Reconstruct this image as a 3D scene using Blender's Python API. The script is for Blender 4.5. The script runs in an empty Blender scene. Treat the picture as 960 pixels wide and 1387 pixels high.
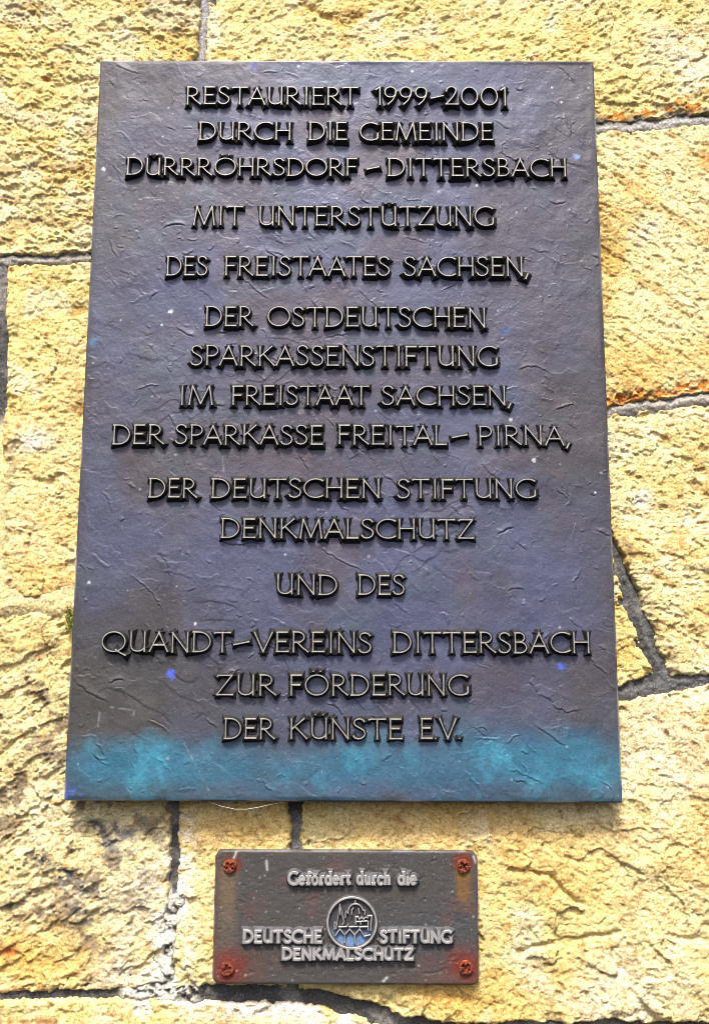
import bpy, math, random
import numpy as np

sc = bpy.context.scene
# ------------------------------------------------------------------ camera
CAM = np.array([0.01625, -1.14768, -0.31885])
PITCH, YAW, ROLL = 0.17067, -0.0042, 0.00354
FPX, PW, PH = 1400.0, 960.0, 1387.0


def cam_axes():
    cp, sp = math.cos(PITCH), math.sin(PITCH)
    cy, sy = math.cos(YAW), math.sin(YAW)
    cr, sr = math.cos(ROLL), math.sin(ROLL)
    f = np.array([sy * cp, cy * cp, sp])
    r = np.array([cy, -sy, 0.0])
    u = np.cross(r, f)
    return r * cr + u * sr, -r * sr + u * cr, f


RGT, UP, FWD = cam_axes()
from mathutils import Matrix
cd = bpy.data.cameras.new('camera')
cam = bpy.data.objects.new('camera', cd)
sc.collection.objects.link(cam)
cam.matrix_world = Matrix(((RGT[0], UP[0], -FWD[0], CAM[0]), (RGT[1], UP[1], -FWD[1], CAM[1]),
                           (RGT[2], UP[2], -FWD[2], CAM[2]), (0, 0, 0, 1)))
cd.sensor_fit = 'VERTICAL'
cd.sensor_height = 36.0
cd.lens = FPX / PH * 36.0
cd.clip_start = 0.01
cd.clip_end = 200
sc.camera = cam

# ------------------------------------------------------------------ light
SUN_EL, SUN_AZ = math.radians(57), math.radians(189)   # azimuth from +Y, clockwise: in front of the wall
w = bpy.data.worlds.new('World')
sc.world = w
w.use_nodes = True
nt = w.node_tree
bg = nt.nodes['Background']
sky = nt.nodes.new('ShaderNodeTexSky')
sky.sky_type = 'NISHITA'
sky.sun_disc = False
sky.sun_elevation = SUN_EL
sky.sun_rotation = SUN_AZ
sky.air_density = 0.7
sky.dust_density = 4.0
sky.ozone_density = 0.6
nt.links.new(sky.outputs[0], bg.inputs[0])
bg.inputs[1].default_value = 0.072
sd = bpy.data.lights.new('sun', 'SUN')
sd.energy = 1.5
sd.angle = math.radians(12)
sd.color = (1.0, 0.95, 0.86)
sun = bpy.data.objects.new('sun', sd)
sc.collection.objects.link(sun)
from mathutils import Vector
sdir = Vector((math.sin(SUN_AZ) * math.cos(SUN_EL), math.cos(SUN_AZ) * math.cos(SUN_EL), math.sin(SUN_EL)))
sun.rotation_euler = sdir.to_track_quat('Z', 'Y').to_euler()
sc.view_settings.view_transform = 'Standard'
sc.view_settings.look = 'None'
sc.view_settings.exposure = 2.5
sc.view_settings.gamma = 1.0
sc.cycles.filter_width = 0.95

# ------------------------------------------------------------------ helpers
WALL_Y = 0.027        # mean plane of the masonry; the plaque's front is y = 0


def at(px, py, y=0.0):
    """photo pixel -> (x, z) on the vertical plane at y"""
    d = FWD + RGT * ((px - PW / 2) / FPX) - UP * ((py - PH / 2) / FPX)
    p = CAM + d * ((y - CAM[1]) / d[1])
    return float(p[0]), float(p[2])


def ats(pts, y=0.0):
    return np.array([at(a, b, y) for a, b in pts])


_tab = np.random.RandomState(7).rand(512, 512).astype(np.float32)


def vn(x, y, seed=0):
    x = x + seed * 37.17
    y = y + seed * 91.31
    xi = np.floor(x).astype(np.int64)
    yi = np.floor(y).astype(np.int64)
    fx = (x - xi).astype(np.float32)
    fy = (y - yi).astype(np.float32)
    fx = fx * fx * fx * (fx * (fx * 6 - 15) + 10)
    fy = fy * fy * fy * (fy * (fy * 6 - 15) + 10)
    x0, x1, y0, y1 = xi & 511, (xi + 1) & 511, yi & 511, (yi + 1) & 511
    a = _tab[x0, y0] * (1 - fx) + _tab[x1, y0] * fx
    b = _tab[x0, y1] * (1 - fx) + _tab[x1, y1] * fx
    return (a * (1 - fy) + b * fy) * 2 - 1


def fbm(x, y, wl, octs=4, seed=0, gain=0.5):
    """fractal noise about -1..1; wl = longest wavelength in metres"""
    s, a, n = 0, 1.0, 0.0
    for k in range(octs):
        c, q = math.cos(0.7 * k), math.sin(0.7 * k)
        u, v = (x * c + y * q) / wl, (-x * q + y * c) / wl
        s = s + a * vn(u, v, seed + k * 3)
        n += a
        a *= gain
        wl *= 0.5
    return s / n * 1.5


def rotc(x, y, deg):
    a = math.radians(deg)
    return x * math.cos(a) + y * math.sin(a), -x * math.sin(a) + y * math.cos(a)


def ss(a, b, x):
    t = np.clip((x - a) / (b - a), 0, 1)
    return t * t * (3 - 2 * t)


def ledges(x, z, deg, wl, seed, warp=1.0, stretch=3.0, rise=0.14):
    """broken steps running along direction deg whose under-edges are abrupt; 0..1"""
    u, v = rotc(x, z, deg)
    t = v / wl + warp * fbm(u / stretch, v, wl * 2.2, 4, seed)
    f = t - np.floor(t)
    saw = np.where(f < rise, f / rise, (1 - f) / (1 - rise))
    m = ss(-0.15, 0.75, fbm(u / stretch, v, wl * 2.5, 3, seed + 50))
    return saw * m


def facets(x, z, wl, seed, deg=0, stretch=1.6, tilt=0.35, warp=0.5):
    """broken-stone facets: each cell of a jittered grid is a small tilted plane"""
    u, v = rotc(x, z, deg)
    u, v = u / (wl * stretch), v / wl
    w1, w2 = warp * fbm(x, z, wl * 1.3, 4, seed + 1), warp * fbm(x, z, wl * 1.3, 4, seed + 2)
    u, v = u + w1, v + w2
    iu, iv = np.floor(u).astype(np.int64), np.floor(v).astype(np.int64)
    best = np.full(x.shape, 1e9)
    out = np.zeros(x.shape)
    for a in (-1, 0, 1):
        for b in (-1, 0, 1):
            ci, cj = iu + a, iv + b
            h1, h2 = _tab[(ci + seed * 31) & 511, (cj + seed * 17) & 511], _tab[(ci + seed * 13 + 200) & 511, (cj + seed * 7 + 90) & 511]
            h3, h4 = _tab[(ci + seed * 5 + 33) & 511, (cj + 301) & 511], _tab[(ci + 77) & 511, (cj + seed * 11 + 411) & 511]
            du, dv = u - (ci + h1), v - (cj + h2)
            d = du * du + dv * dv
            m = d < best
            best = np.where(m, d, best)
            out = np.where(m, (h3 - 0.5) * du * 1.2 + (h4 - 0.2) * dv + (h1 * h4 - 0.25) * 0.8, out)
    return out * wl * tilt


def pits(x, z, wl, thr, seed, deg=0, stretch=1.8):
    u, v = rotc(x, z, deg)
    return ss(thr, thr + 0.35, fbm(u / stretch, v, wl, 3, seed))


def mixc(c, col, m):
    m = np.clip(m, 0, 1)[..., None]
    return c * (1 - m) + np.array(col, np.float32) * m


def poly_sd(x, z, P):
    """signed distance to polygon P (positive inside)"""
    inside = np.zeros(x.shape, bool)
    d2 = np.full(x.shape, 1e9)
    n = len(P)
    for i in range(n):
        ax, az = P[i]
        bx, bz = P[(i + 1) % n]
        ex, ez = bx - ax, bz - az
        t = np.clip(((x - ax) * ex + (z - az) * ez) / (ex * ex + ez * ez), 0, 1)
        d2 = np.minimum(d2, (x - ax - t * ex) ** 2 + (z - az - t * ez) ** 2)
        if abs(ez) > 1e-12:
            c = ((az > z) != (bz > z)) & (x < ex * (z - az) / ez + ax)
            inside ^= c
    d = np.sqrt(d2)
    return np.where(inside, d, -d)


def seg_d(x, z, P):
    """distance to an open polyline"""
    d2 = np.full(x.shape, 1e9)
    for (ax, az), (bx, bz) in zip(P[:-1], P[1:]):
        ex, ez = bx - ax, bz - az
        t = np.clip(((x - ax) * ex + (z - az) * ez) / (ex * ex + ez * ez + 1e-12), 0, 1)
        d2 = np.minimum(d2, (x - ax - t * ex) ** 2 + (z - az - t * ez) ** 2)
    return np.sqrt(d2)


def link(o, parent=None):
    sc.collection.objects.link(o)
    if parent:
        o.parent = parent
    return o


def thing(name, label, cat, loc=(0, 0, 0)):
    o = bpy.data.objects.new(name, None)
    o.empty_display_size = 0.05
    o.location = loc
    o['label'] = label
    o['category'] = cat
    return link(o)


def mesh_np(name, V, F, mats, parent=None, col=None, fmat=None, smooth=True, extra=None):
    """V (n,3) world coordinates, F list of arrays (m,k); parent at parent.location unrotated"""
    me = bpy.data.meshes.new(name)
    V = np.asarray(V, np.float32)
    if parent is not None:
        V = V - np.array(parent.location, np.float32)
        if parent.parent is not None:
            V = V - np.array(parent.parent.location, np.float32)
    me.vertices.add(len(V))
    me.vertices.foreach_set('co', V.ravel())
    loops = np.concatenate([f.ravel() for f in F]).astype(np.int32)
    tot = np.concatenate([np.full(len(f), f.shape[1]) for f in F]).astype(np.int32)
    st = np.concatenate([[0], np.cumsum(tot)[:-1]]).astype(np.int32)
    me.loops.add(len(loops))
    me.loops.foreach_set('vertex_index', loops)
    me.polygons.add(len(tot))
    me.polygons.foreach_set('loop_start', st)
    me.polygons.foreach_set('loop_total', tot)
    for m in mats:
        me.materials.append(m)
    if fmat is not None:
        me.polygons.foreach_set('material_index', np.asarray(fmat, np.int32))
    me.polygons.foreach_set('use_smooth', np.full(len(tot), smooth))
    if col is not None:
        a = me.attributes.new('tone', 'FLOAT_COLOR', 'POINT')
        c4 = np.ones((len(V), 4), np.float32)
        c4[:, :col.shape[1]] = col
        a.data.foreach_set('color', c4.ravel())
    me.update(calc_edges=True)
    me.validate()
    return link(bpy.data.objects.new(name, me), parent)


def grid_mesh(name, X, Y, Z, C, keep, mats, parent):
    """2-D arrays of vertices (rows = x index, cols = z index); keep = vertex mask"""
    nx, nz = X.shape
    k = keep[:-1, :-1] & keep[1:, :-1] & keep[1:, 1:] & keep[:-1, 1:]
    idx = np.arange(nx * nz).reshape(nx, nz)
    F = np.stack([idx[:-1, :-1][k], idx[1:, :-1][k], idx[1:, 1:][k], idx[:-1, 1:][k]], 1)
    used = np.zeros(nx * nz, bool)
    used[F.ravel()] = True
    rm = np.cumsum(used) - 1
    V = np.stack([X.ravel(), Y.ravel(), Z.ravel()], 1)[used]
    return mesh_np(name, V, [rm[F]], mats, parent, C.reshape(-1, C.shape[-1])[used])


def axis(lo, hi, step, far_lo, far_hi, steps=26):
    mid = np.arange(lo, hi, step)
    r = np.linspace(0, 1, steps + 1)[1:] ** 2.0
    return np.concatenate([(lo - (lo - far_lo) * r)[::-1], mid, mid[-1] + (far_hi - mid[-1]) * r])


# ------------------------------------------------------------------ materials
class NB:
    def __init__(s, name):
        s.m = bpy.data.materials.new(name)
        s.m.use_nodes = True
        s.t = s.m.node_tree
        s.b = s.t.nodes['Principled BSDF']
        s.co = s.t.nodes.new('ShaderNodeTexCoord').outputs['Object']

    def n(s, kind, **kw):
        o = s.t.nodes.new(kind)
        for k, v in kw.items():
            setattr(o, k, v)
        return o

    def link(s, a, b):
        s.t.links.new(a, b)

    def noise(s, scale, detail=4, rough=0.6, vec=None):
        o = s.n('ShaderNodeTexNoise')
        o.inputs['Scale'].default_value = scale
        o.inputs['Detail'].default_value = detail
        o.inputs['Roughness'].default_value = rough
        s.link(vec or s.co, o.inputs['Vector'])
        return o.outputs['Fac']

    def ramp(s, fac, stops):
        o = s.n('ShaderNodeValToRGB')
        e = o.color_ramp.elements
        while len(e) < len(stops):
            e.new(0.5)
        for k, (p, c) in enumerate(stops):
            e[k].position = p
            e[k].color = (c, c, c, 1) if isinstance(c, (int, float)) else (*c, 1)
        s.link(fac, o.inputs[0])
        return o.outputs[0]

    def mix(s, a, b, fac, mode='MIX'):
        o = s.n('ShaderNodeMix', data_type='RGBA', blend_type=mode)
        for v, i in ((fac, 0), (a, 6), (b, 7)):
            if hasattr(v, 'is_linked'):
                s.link(v, o.inputs[i])
            elif i == 0:
                o.inputs[0].default_value = v
            else:
                o.inputs[i].default_value = (*v, 1)
        return o.outputs[2]

    def attr(s, name='tone'):
        o = s.n('ShaderNodeAttribute', attribute_name=name)
        return o

    def bump(s, h, dist, strength=1.0, normal=None):
        o = s.n('ShaderNodeBump')
        o.inputs['Strength'].default_value = strength
        o.inputs['Distance'].default_value = dist
        s.link(h, o.inputs['Height'])
        if normal:
            s.link(normal, o.inputs['Normal'])
        return o.outputs[0]

    def out(s, color=None, rough=None, metal=None, normal=None, spec=None):
        for v, k in ((color, 'Base Color'), (rough, 'Roughness'), (metal, 'Metallic'), (normal, 'Normal'), (spec, 'Specular IOR Level')):
            if v is None:
                continue
            if hasattr(v, 'is_linked'):
                s.link(v, s.b.inputs[k])
            elif isinstance(v, tuple):
                s.b.inputs[k].default_value = (*v, 1)
            else:
                s.b.inputs[k].default_value = v
        return s.m


def stone_material():
    b = NB('sandstone')
    a = b.attr().outputs['Color']
    grain = b.ramp(b.noise(400, 4, 0.85), [(0.34, 0.34), (0.45, 0.90), (0.55, 1.06), (0.67, 1.45)])
    c = b.mix(a, grain, 1.0, 'MULTIPLY')
    mott = b.ramp(b.noise(95, 5, 0.65), [(0.3, (0.80, 0.72, 0.58)), (0.5, (1.0, 1.0, 1.0)), (0.72, (1.16, 1.17, 1.22))])
    c = b.mix(c, mott, 1.0, 'MULTIPLY')
    mp = b.n('ShaderNodeMapping')
    mp.inputs['Scale'].default_value = (0.55, 1.0, 1.0)
    mp.inputs['Rotation'].default_value = (0, 0.35, 0)
    b.link(b.co, mp.inputs['Vector'])
    iron = b.ramp(b.noise(270, 3, 0.6, mp.outputs[0]), [(0.575, 0.0), (0.68, 0.75)])
    c = b.mix(c, (0.20, 0.115, 0.04), iron)
    iron2 = b.ramp(b.noise(520, 1, 0.5), [(0.70, 0.0), (0.75, 0.75)])
    c = b.mix(c, (0.10, 0.06, 0.03), iron2)
    n1 = b.bump(b.noise(300, 6, 0.75), 0.0016, 1.0)
    n2 = b.bump(b.noise(800, 2, 0.6), 0.0006, 0.8, n1)
    return b.out(c, 0.95, 0.0, n2, 0.15)


def mortar_material():
    b = NB('lime_mortar')
    a = b.attr().outputs['Color']
    grain = b.ramp(b.noise(420, 3, 0.75), [(0.3, 0.45), (0.48, 0.95), (0.6, 1.25), (0.72, 2.6)])
    c = b.mix(a, grain, 1.0, 'MULTIPLY')
    n1 = b.bump(b.noise(400, 5, 0.75), 0.0018, 1.0)
    return b.out(c, 0.95, 0.0, n1, 0.15)


def bronze_material(name, rough=0.42, metal=0.35, grain=0.35, spec=0.5):
    """tone.rgb = patina colour, tone.a = how matt it is"""
    b = NB(name)
    at_ = b.attr()
    g = b.ramp(b.noise(340, 4, 0.7), [(0.3, 0.78), (0.5, 1.0), (0.7, 1.22)])
    c = b.mix(at_.outputs['Color'], g, 1.0, 'MULTIPLY')
    speck = b.ramp(b.noise(620, 1, 0.5), [(0.70, 0.0), (0.75, 0.6)])
    c = b.mix(c, (0.13, 0.135, 0.14), speck)
    r = b.ramp(b.noise(38, 5, 0.6), [(0.3, rough - 0.08), (0.7, rough + 0.14)])
    n1 = b.bump(b.noise(150, 5, 0.65), 0.0011, grain)
    n2 = b.bump(b.noise(700, 2, 0.6), 0.0004, grain, n1)
    return b.out(c, r, metal, n2, spec)


def simple_metal(name, col, rough, metal, var=0.25, scale=160):
    b = NB(name)
    g = b.ramp(b.noise(scale, 4, 0.65), [(0.3, 1 - var), (0.7, 1 + var)])
    c = b.mix(col, g, 1.0, 'MULTIPLY')
    n1 = b.bump(b.noise(420, 3, 0.6), 0.0005, 0.5)
    return b.out(c, rough, metal, n1, 0.4)


M_STONE = stone_material()
M_MORTAR = mortar_material()
M_PLATE = bronze_material('patinated_bronze', 0.47, 0.20, 0.5, 0.28)
M_PLATE2 = bronze_material('grey_cast_metal', 0.52, 0.15, 0.55, 0.22)
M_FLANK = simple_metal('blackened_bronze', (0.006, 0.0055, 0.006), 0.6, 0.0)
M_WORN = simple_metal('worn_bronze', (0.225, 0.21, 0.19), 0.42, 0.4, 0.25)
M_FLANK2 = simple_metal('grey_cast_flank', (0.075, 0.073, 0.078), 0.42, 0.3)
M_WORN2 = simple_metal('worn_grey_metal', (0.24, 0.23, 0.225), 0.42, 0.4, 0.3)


# ------------------------------------------------------------------ masonry wall
def build_wall():
    x0, z1 = at(-25, -25, WALL_Y)
    x1, z0 = at(985, 1412, WALL_Y)
    xl, _ = at(-25, 1412, WALL_Y)
    xs = axis(min(x0, xl) - 0.02, at(985, -25, WALL_Y)[0] + 0.02, 0.0011, -0.95, 0.95)
    zs = axis(z0 - 0.01, z1 + 0.01, 0.0011, z0 - 0.35, z1 + 0.35)
    X, Z = np.meshgrid(xs, zs, indexing='ij')
    nx, nz = X.shape
    # photograph-independent wall coordinates of landmarks are looked up with at()
    bl, tr = at(86, 1086), at(804, 82)
    tl = at(137, 82)
    hid = (X > -0.235) & (X < 0.235) & (Z > -0.36) & (Z < 0.375)      # behind the big plaque

    root = thing('stone_wall', 'rough yellow sandstone block wall with dark mortar joints behind both plaques', 'wall', (0, WALL_Y, 0))

    wx = X + 0.0028 * fbm(X, Z, 0.022, 4, 11) + 0.001 * fbm(X, Z, 0.004, 2, 12)
    wz = Z + 0.0028 * fbm(X, Z, 0.022, 4, 13) + 0.001 * fbm(X, Z, 0.004, 2, 14)

    def P(pts):
        return ats(pts, WALL_Y)

    def spot(px, py, r, ky=1.0, deg=0):
        cx, cz = at(px, py, WALL_Y)
        u, v = rotc(X - cx, Z - cz, deg)
        n = 1 + 0.45 * fbm(X, Z, 0.03, 3, 77)
        return np.exp(-((u / (r * n)) ** 2 + (v / (r * ky * n)) ** 2))

    def line(pts, wd):
        return np.exp(-(seg_d(wx, wz, P(pts)) / wd) ** 2)

    PXM = 1.0 / 1115.0
    YEL, CREAM, OCHRE, PALE = (0.52, 0.415, 0.168), (0.54, 0.455, 0.235), (0.46, 0.295, 0.085), (0.55, 0.49, 0.32)
    BROWN, RUST, DARK = (0.22, 0.12, 0.045), (0.40, 0.13, 0.02), (0.085, 0.075, 0.062)

    def base_col(seed, ye=0.0, oc=0.0, pale=0.0):
        c = np.empty(X.shape + (3,), np.float32)
        c[:] = YEL
        c = mixc(c, CREAM, ss(-0.4, 0.6, fbm(X, Z, 0.10, 5, seed)) * 0.9 - ye)
        c = mixc(c, OCHRE, ss(0.05, 0.7, fbm(X, Z, 0.07, 5, seed + 5)) * 0.55 + oc)
        c = mixc(c, PALE, ss(0.15, 0.8, fbm(X, Z, 0.05, 5, seed + 9)) * 0.7 + pale)
        return c

    grit = 0.0007 * fbm(X, Z, 0.006, 3, 201, 0.75) - 0.0010 * ss(0.25, 0.6, fbm(X, Z, 0.005, 2, 202))
    blocks = []
    FULL = (X, Z, wx, wz, grit)

    def block(pts, fn, edge=0.0055, drop=0.016):
        nonlocal X, Z, wx, wz, grit
        Q = P(pts)
        i0, i1 = np.searchsorted(xs, [Q[:, 0].min() - 0.012, Q[:, 0].max() + 0.012])
        j0, j1 = np.searchsorted(zs, [Q[:, 1].min() - 0.012, Q[:, 1].max() + 0.012])
        X, Z, wx, wz, grit = [a[i0:i1, j0:j1] for a in FULL]
        d = poly_sd(wx, wz, Q) + 0.0026
        keep = (d > -0.006) & ~hid[i0:i1, j0:j1]
        h, c = fn()
        h = np.maximum(0.78 * h, -0.0050) + grit
        e = ss(edge, -0.001, d)
        chips = 0.006 * ss(0.1, 0.8, fbm(X, Z, 0.02, 4, 333)) * ss(0.022, 0.0, d)
        h = h - drop * e ** 1.5 - chips - ss(0.0, -0.006, d) * 0.03
        # rusty grains, plus brown crevice shading painted in as noise, independent of the relief
        c = mixc(c, (0.34, 0.19, 0.055), ss(0.42, 0.8, fbm(X, Z, 0.009, 4, 501, 0.7)) * ss(-0.5, 0.5, fbm(X, Z, 0.08, 3, 502)) * 0.75)
        blocks.append((X, WALL_Y - h, Z, c, keep))
        X, Z, wx, wz, grit = FULL

    # upper left: pitted, flat-lying little holes
    def f_a():
        h = 0.004 * fbm(X, Z, 0.09, 4, 1) - 0.0030 * pits(X, Z, 0.015, 0.15, 2, 6, 2.2) - 0.0026 * pits(X, Z, 0.0055, 0.2, 3, -25, 1.7)
        h += facets(X, Z, 0.016, 4, -10, 1.8, 0.13, 0.8)
        h -= 0.007 * spot(63, 108, 0.0055, 0.6)
        c = base_col(400)
        c = mixc(c, BROWN, pits(X, Z, 0.017, 0.35, 2, 6, 2.2) * 0.45)
        c = mixc(c, (0.40, 0.37, 0.30), pits(X, Z, 0.05, 0.1, 8) * 0.4)
        c = mixc(c, (0.38, 0.12, 0.02), spot(63, 108, 0.006, 0.55) * 0.9)
        c = mixc(c, OCHRE, spot(258, 85, 0.03) * 0.6)
        return h, c
    block([(-700, -700), (270, -700), (270, 60), (266, 200), (240, 340), (125, 340), (0, 343), (-700, 346)], f_a)

    # upper right: smoother yellow, ochre pits along the top of the plaque and rust at its lower edge
    def f_b():
        h = 0.005 * fbm(X, Z, 0.12, 4, 21) + facets(X, Z, 0.022, 22, 25, 1.9, 0.15, 0.7) + facets(X, Z, 0.008, 27, 10, 1.6, 0.09) - 0.0022 * pits(X, Z, 0.009, 0.15, 23, 20)
        h -= 0.006 * line([(412, 6), (440, 22), (470, 33), (486, 22)], 0.005) + 0.003 * spot(300, 74, 0.008) + 0.004 * spot(545, 66, 0.012, 0.5)
        h -= 0.004 * line([(836, 2), (838, 20), (828, 40), (828, 70), (840, 86), (856, 88)], 0.0016)
        lower = ss(118, 158, -(Z - at(900, 0, WALL_Y)[1]) * 1115) * ss(0.02, 0.2, X)
        h -= 0.004 * lower * pits(X, Z, 0.012, -0.1, 24)
        c = base_col(430, 0.1, 0.03)
        c = mixc(c, (0.46, 0.42, 0.33), spot(910, 60, 0.05, 0.8) * 0.6)
        c = mixc(c, OCHRE, (spot(300, 74, 0.02, 0.4) + spot(545, 68, 0.04, 0.22)) * 0.85)
        c = mixc(c, OCHRE, line([(412, 6), (440, 22), (470, 33), (486, 22)], 0.006) * 0.7)
        r = line([(815, 158), (860, 152), (905, 147), (960, 140), (1060, 138)], 0.014) * ss(-0.25, 0.35, fbm(X, Z, 0.018, 4, 25)) * ss(-0.45, 0.25, fbm(X, Z, 0.005, 3, 28))
        c = mixc(c, (0.40, 0.16, 0.025), np.clip(1.5 * r, 0, 1))
        c = mixc(c, DARK, line([(806, 162), (870, 158), (960, 150), (1060, 146)], 0.0055) * 0.9 * ss(-0.5, 0.3, fbm(X, Z, 0.02, 3, 26)))  # joint shadow painted dark along the block's lower edge
        return h, c
    block([(281, -700), (1700, -700), (1700, 110), (960, 153), (880, 160), (806, 164), (600, 170), (278, 175), (280, 82)], f_b, 0.005)

    # right, second course: diagonal chisel furrows with brown in them
    def f_c():
        h = 0.004 * fbm(X, Z, 0.12, 4, 31) + 0.0030 * ledges(X, Z, -36, 0.034, 32, 0.9, 3.5, 0.3) + facets(X, Z, 0.010, 36, -36, 2.6, 0.15) - 0.0019 * pits(X, Z, 0.0065, 0.15, 33, -36, 2.4)
        h -= 0.005 * spot(822, 350, 0.012, 1.4)
        u, v = rotc(X, Z, -36)
        st = ss(0.2, 0.75, fbm(u / 4, v, 0.028, 4, 34))
        c = base_col(460, 0.0, -0.1, 0.12)
        c = mixc(c, (0.36, 0.21, 0.06), st * 0.6)
        c = mixc(c, OCHRE, spot(826, 352, 0.022) * 0.9)
        c = mixc(c, (0.36, 0.19, 0.05), spot(955, 215, 0.014) * 0.9)
        c = mixc(c, OCHRE, line([(822, 500), (880, 490), (960, 478)], 0.03) * 0.6)
        r = line([(818, 547), (835, 541), (890, 532), (925, 524), (965, 519)], 0.0085) * ss(-0.6, 0.1, fbm(X, Z, 0.02, 3, 35)) * ss(-0.6, 0.1, fbm(X, Z, 0.005, 3, 38))
        c = mixc(c, (0.40, 0.12, 0.015), r * 1.0)
        h -= 0.003 * r
        return h, c
    block([(700, 182), (806, 178), (880, 174), (960, 168), (1700, 140), (1700, 470), (960, 528), (890, 540), (822, 550), (700, 556)], f_c, 0.005)

    # right, third course
    def f_d():
        h = 0.005 * fbm(X, Z, 0.12, 4, 41) + facets(X, Z, 0.018, 42, -25, 2.0, 0.16, 0.7) + facets(X, Z, 0.007, 44, -20, 1.8, 0.12) - 0.0026 * pits(X, Z, 0.009, 0.1, 43, -15)
        c = base_col(490, 0.0, 0.0, 0.12)
        c = mixc(c, OCHRE, spot(905, 665, 0.035, 0.6) * 0.55 + spot(900, 890, 0.03, 0.5) * 0.3)
        c = mixc(c, (0.40, 0.24, 0.06), pits(X, Z, 0.02, 0.35, 45, -20, 2) * 0.5)
        c = mixc(c, (0.66, 0.62, 0.52), spot(868, 675, 0.01))
        c = mixc(c, DARK, line([(845, 735), (868, 780), (897, 862), (918, 912)], 0.0055) * 0.6 * ss(-0.3, 0.4, fbm(X, Z, 0.01, 3, 46)))
        return h, c
    block([(700, 566), (826, 560), (890, 553), (960, 545), (1700, 500), (1700, 880), (960, 913), (911, 917), (887, 862), (859, 785), (835, 735), (814, 700), (700, 690)], f_d, 0.005)

    # small wedge stone beside the plaque
    def f_e():
        h = -0.001 + 0.004 * fbm(X, Z, 0.07, 4, 51) + facets(X, Z, 0.013, 52, -25, 1.8, 0.17) - 0.002 * pits(X, Z, 0.008, 0.15, 53)
        c = base_col(520, 0.1, 0.05)
        c = mixc(c, (0.40, 0.25, 0.07), spot(850, 885, 0.02, 0.6) * 0.7)
        return h, c
    block([(700, 705), (810, 712), (826, 746), (841, 794), (867, 874), (888, 913), (838, 929), (700, 940)], f_e, 0.005)

    # lower right: one big block with long slanting cleft ledges
    def f_f():
        h = 0.007 * fbm(X, Z, 0.16, 4, 61) + 0.0058 * ledges(X, Z, -36, 0.046, 62, 1.5, 2.0, 0.07) + facets(X, Z, 0.034, 65, -34, 2.2, 0.17, 0.8) + facets(X, Z, 0.013, 66, -34, 2.2, 0.09, 0.8)
        h -= 0.0016 * pits(X, Z, 0.008, 0.2, 63, -30)
        h -= 0.006 * line([(690, 1178), (720, 1180), (742, 1184), (760, 1204), (775, 1221), (788, 1224)], 0.0028)
        h -= 0.005 * line([(700, 1288), (800, 1268), (880, 1266), (960, 1276)], 0.003) * ss(-0.2, 0.3, fbm(X, Z, 0.05, 3, 67))
        c = base_col(550, 0.05, 0.04, -0.05)
        c = mixc(c, (0.50, 0.33, 0.12), spot(560, 1120, 0.13, 0.4) * 0.7)
        c = mixc(c, (0.56, 0.52, 0.44), spot(890, 1010, 0.07, 1.2) * 0.45)
        c = mixc(c, (0.50, 0.27, 0.06), spot(620, 1350, 0.05, 0.3) * 0.75)
        c = mixc(c, (0.52, 0.49, 0.42), (spot(880, 1335, 0.06, 0.6) + spot(800, 1360, 0.05, 0.5)) * 0.35)
        c = mixc(c, (0.30, 0.19, 0.08), ss(0.25, 0.7, fbm(*rotc(X, Z, -35), 0.035, 4, 64)) * 0.35)
        c = mixc(c, (0.30, 0.16, 0.05), spot(540, 1112, 0.006) * 0.8)
        return h, c
    block([(408, 1000), (500, 1000), (700, 955), (838, 951), (905, 938), (960, 927), (1700, 880), (1700, 1440), (960, 1386), (800, 1384), (640, 1386), (560, 1379), (500, 1358), (440, 1342), (405, 1339)], f_f, 0.005)

    # between the two short upright joints
    def f_g():
        h = 0.004 * fbm(X, Z, 0.09, 4, 71) + facets(X, Z, 0.026, 72, 30, 1.7, 0.12, 0.8) + facets(X, Z, 0.008, 75, 20, 1.6, 0.06) - 0.0014 * pits(X, Z, 0.008, 0.2, 73)
        c = base_col(580, 0.1, 0.05)
        c = mixc(c, (0.50, 0.33, 0.115), spot(320, 1140, 0.08, 0.8) * 0.7)
        c = mixc(c, (0.20, 0.13, 0.07), (spot(268, 1150, 0.008) + spot(300, 1135, 0.009, 0.4, 30)) * 0.6)
        c = mixc(c, (0.66, 0.62, 0.54), line([(246, 1120), (243, 1200), (240, 1260), (238, 1320)], 0.012) * ss(-0.4, 0.5, fbm(X, Z, 0.012, 4, 74)))
        return h, c
    block([(247, 1000), (393, 1000), (392, 1150), (391, 1337), (290, 1335), (240, 1336), (234, 1330), (240, 1200)], f_g, 0.005)

    # big weathered block, lower left
    def f_h():
        h = 0.006 * fbm(X, Z, 0.12, 4, 81) + facets(X, Z, 0.020, 82, 26, 1.9, 0.22, 0.8) + facets(X, Z, 0.008, 87, 30, 1.8, 0.22) - 0.004 * pits(X, Z, 0.013, 0.1, 83, 28, 2.2)
        c = base_col(610, -0.05, 0.0, 0.0)
        zone = np.clip(spot(110, 1130, 0.13, 0.9) * 1.25 + spot(55, 1000, 0.09) * 0.8, 0, 1)
        patch = ss(0.02, 0.38, fbm(*rotc(X, Z, -35), 0.022, 5, 84, 0.65)) * np.clip(zone * 1.3, 0, 1)
        c = mixc(c, (0.46, 0.40, 0.25), zone * 0.5)
        c = mixc(c, (0.15, 0.115, 0.075), patch * 0.9)
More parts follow.
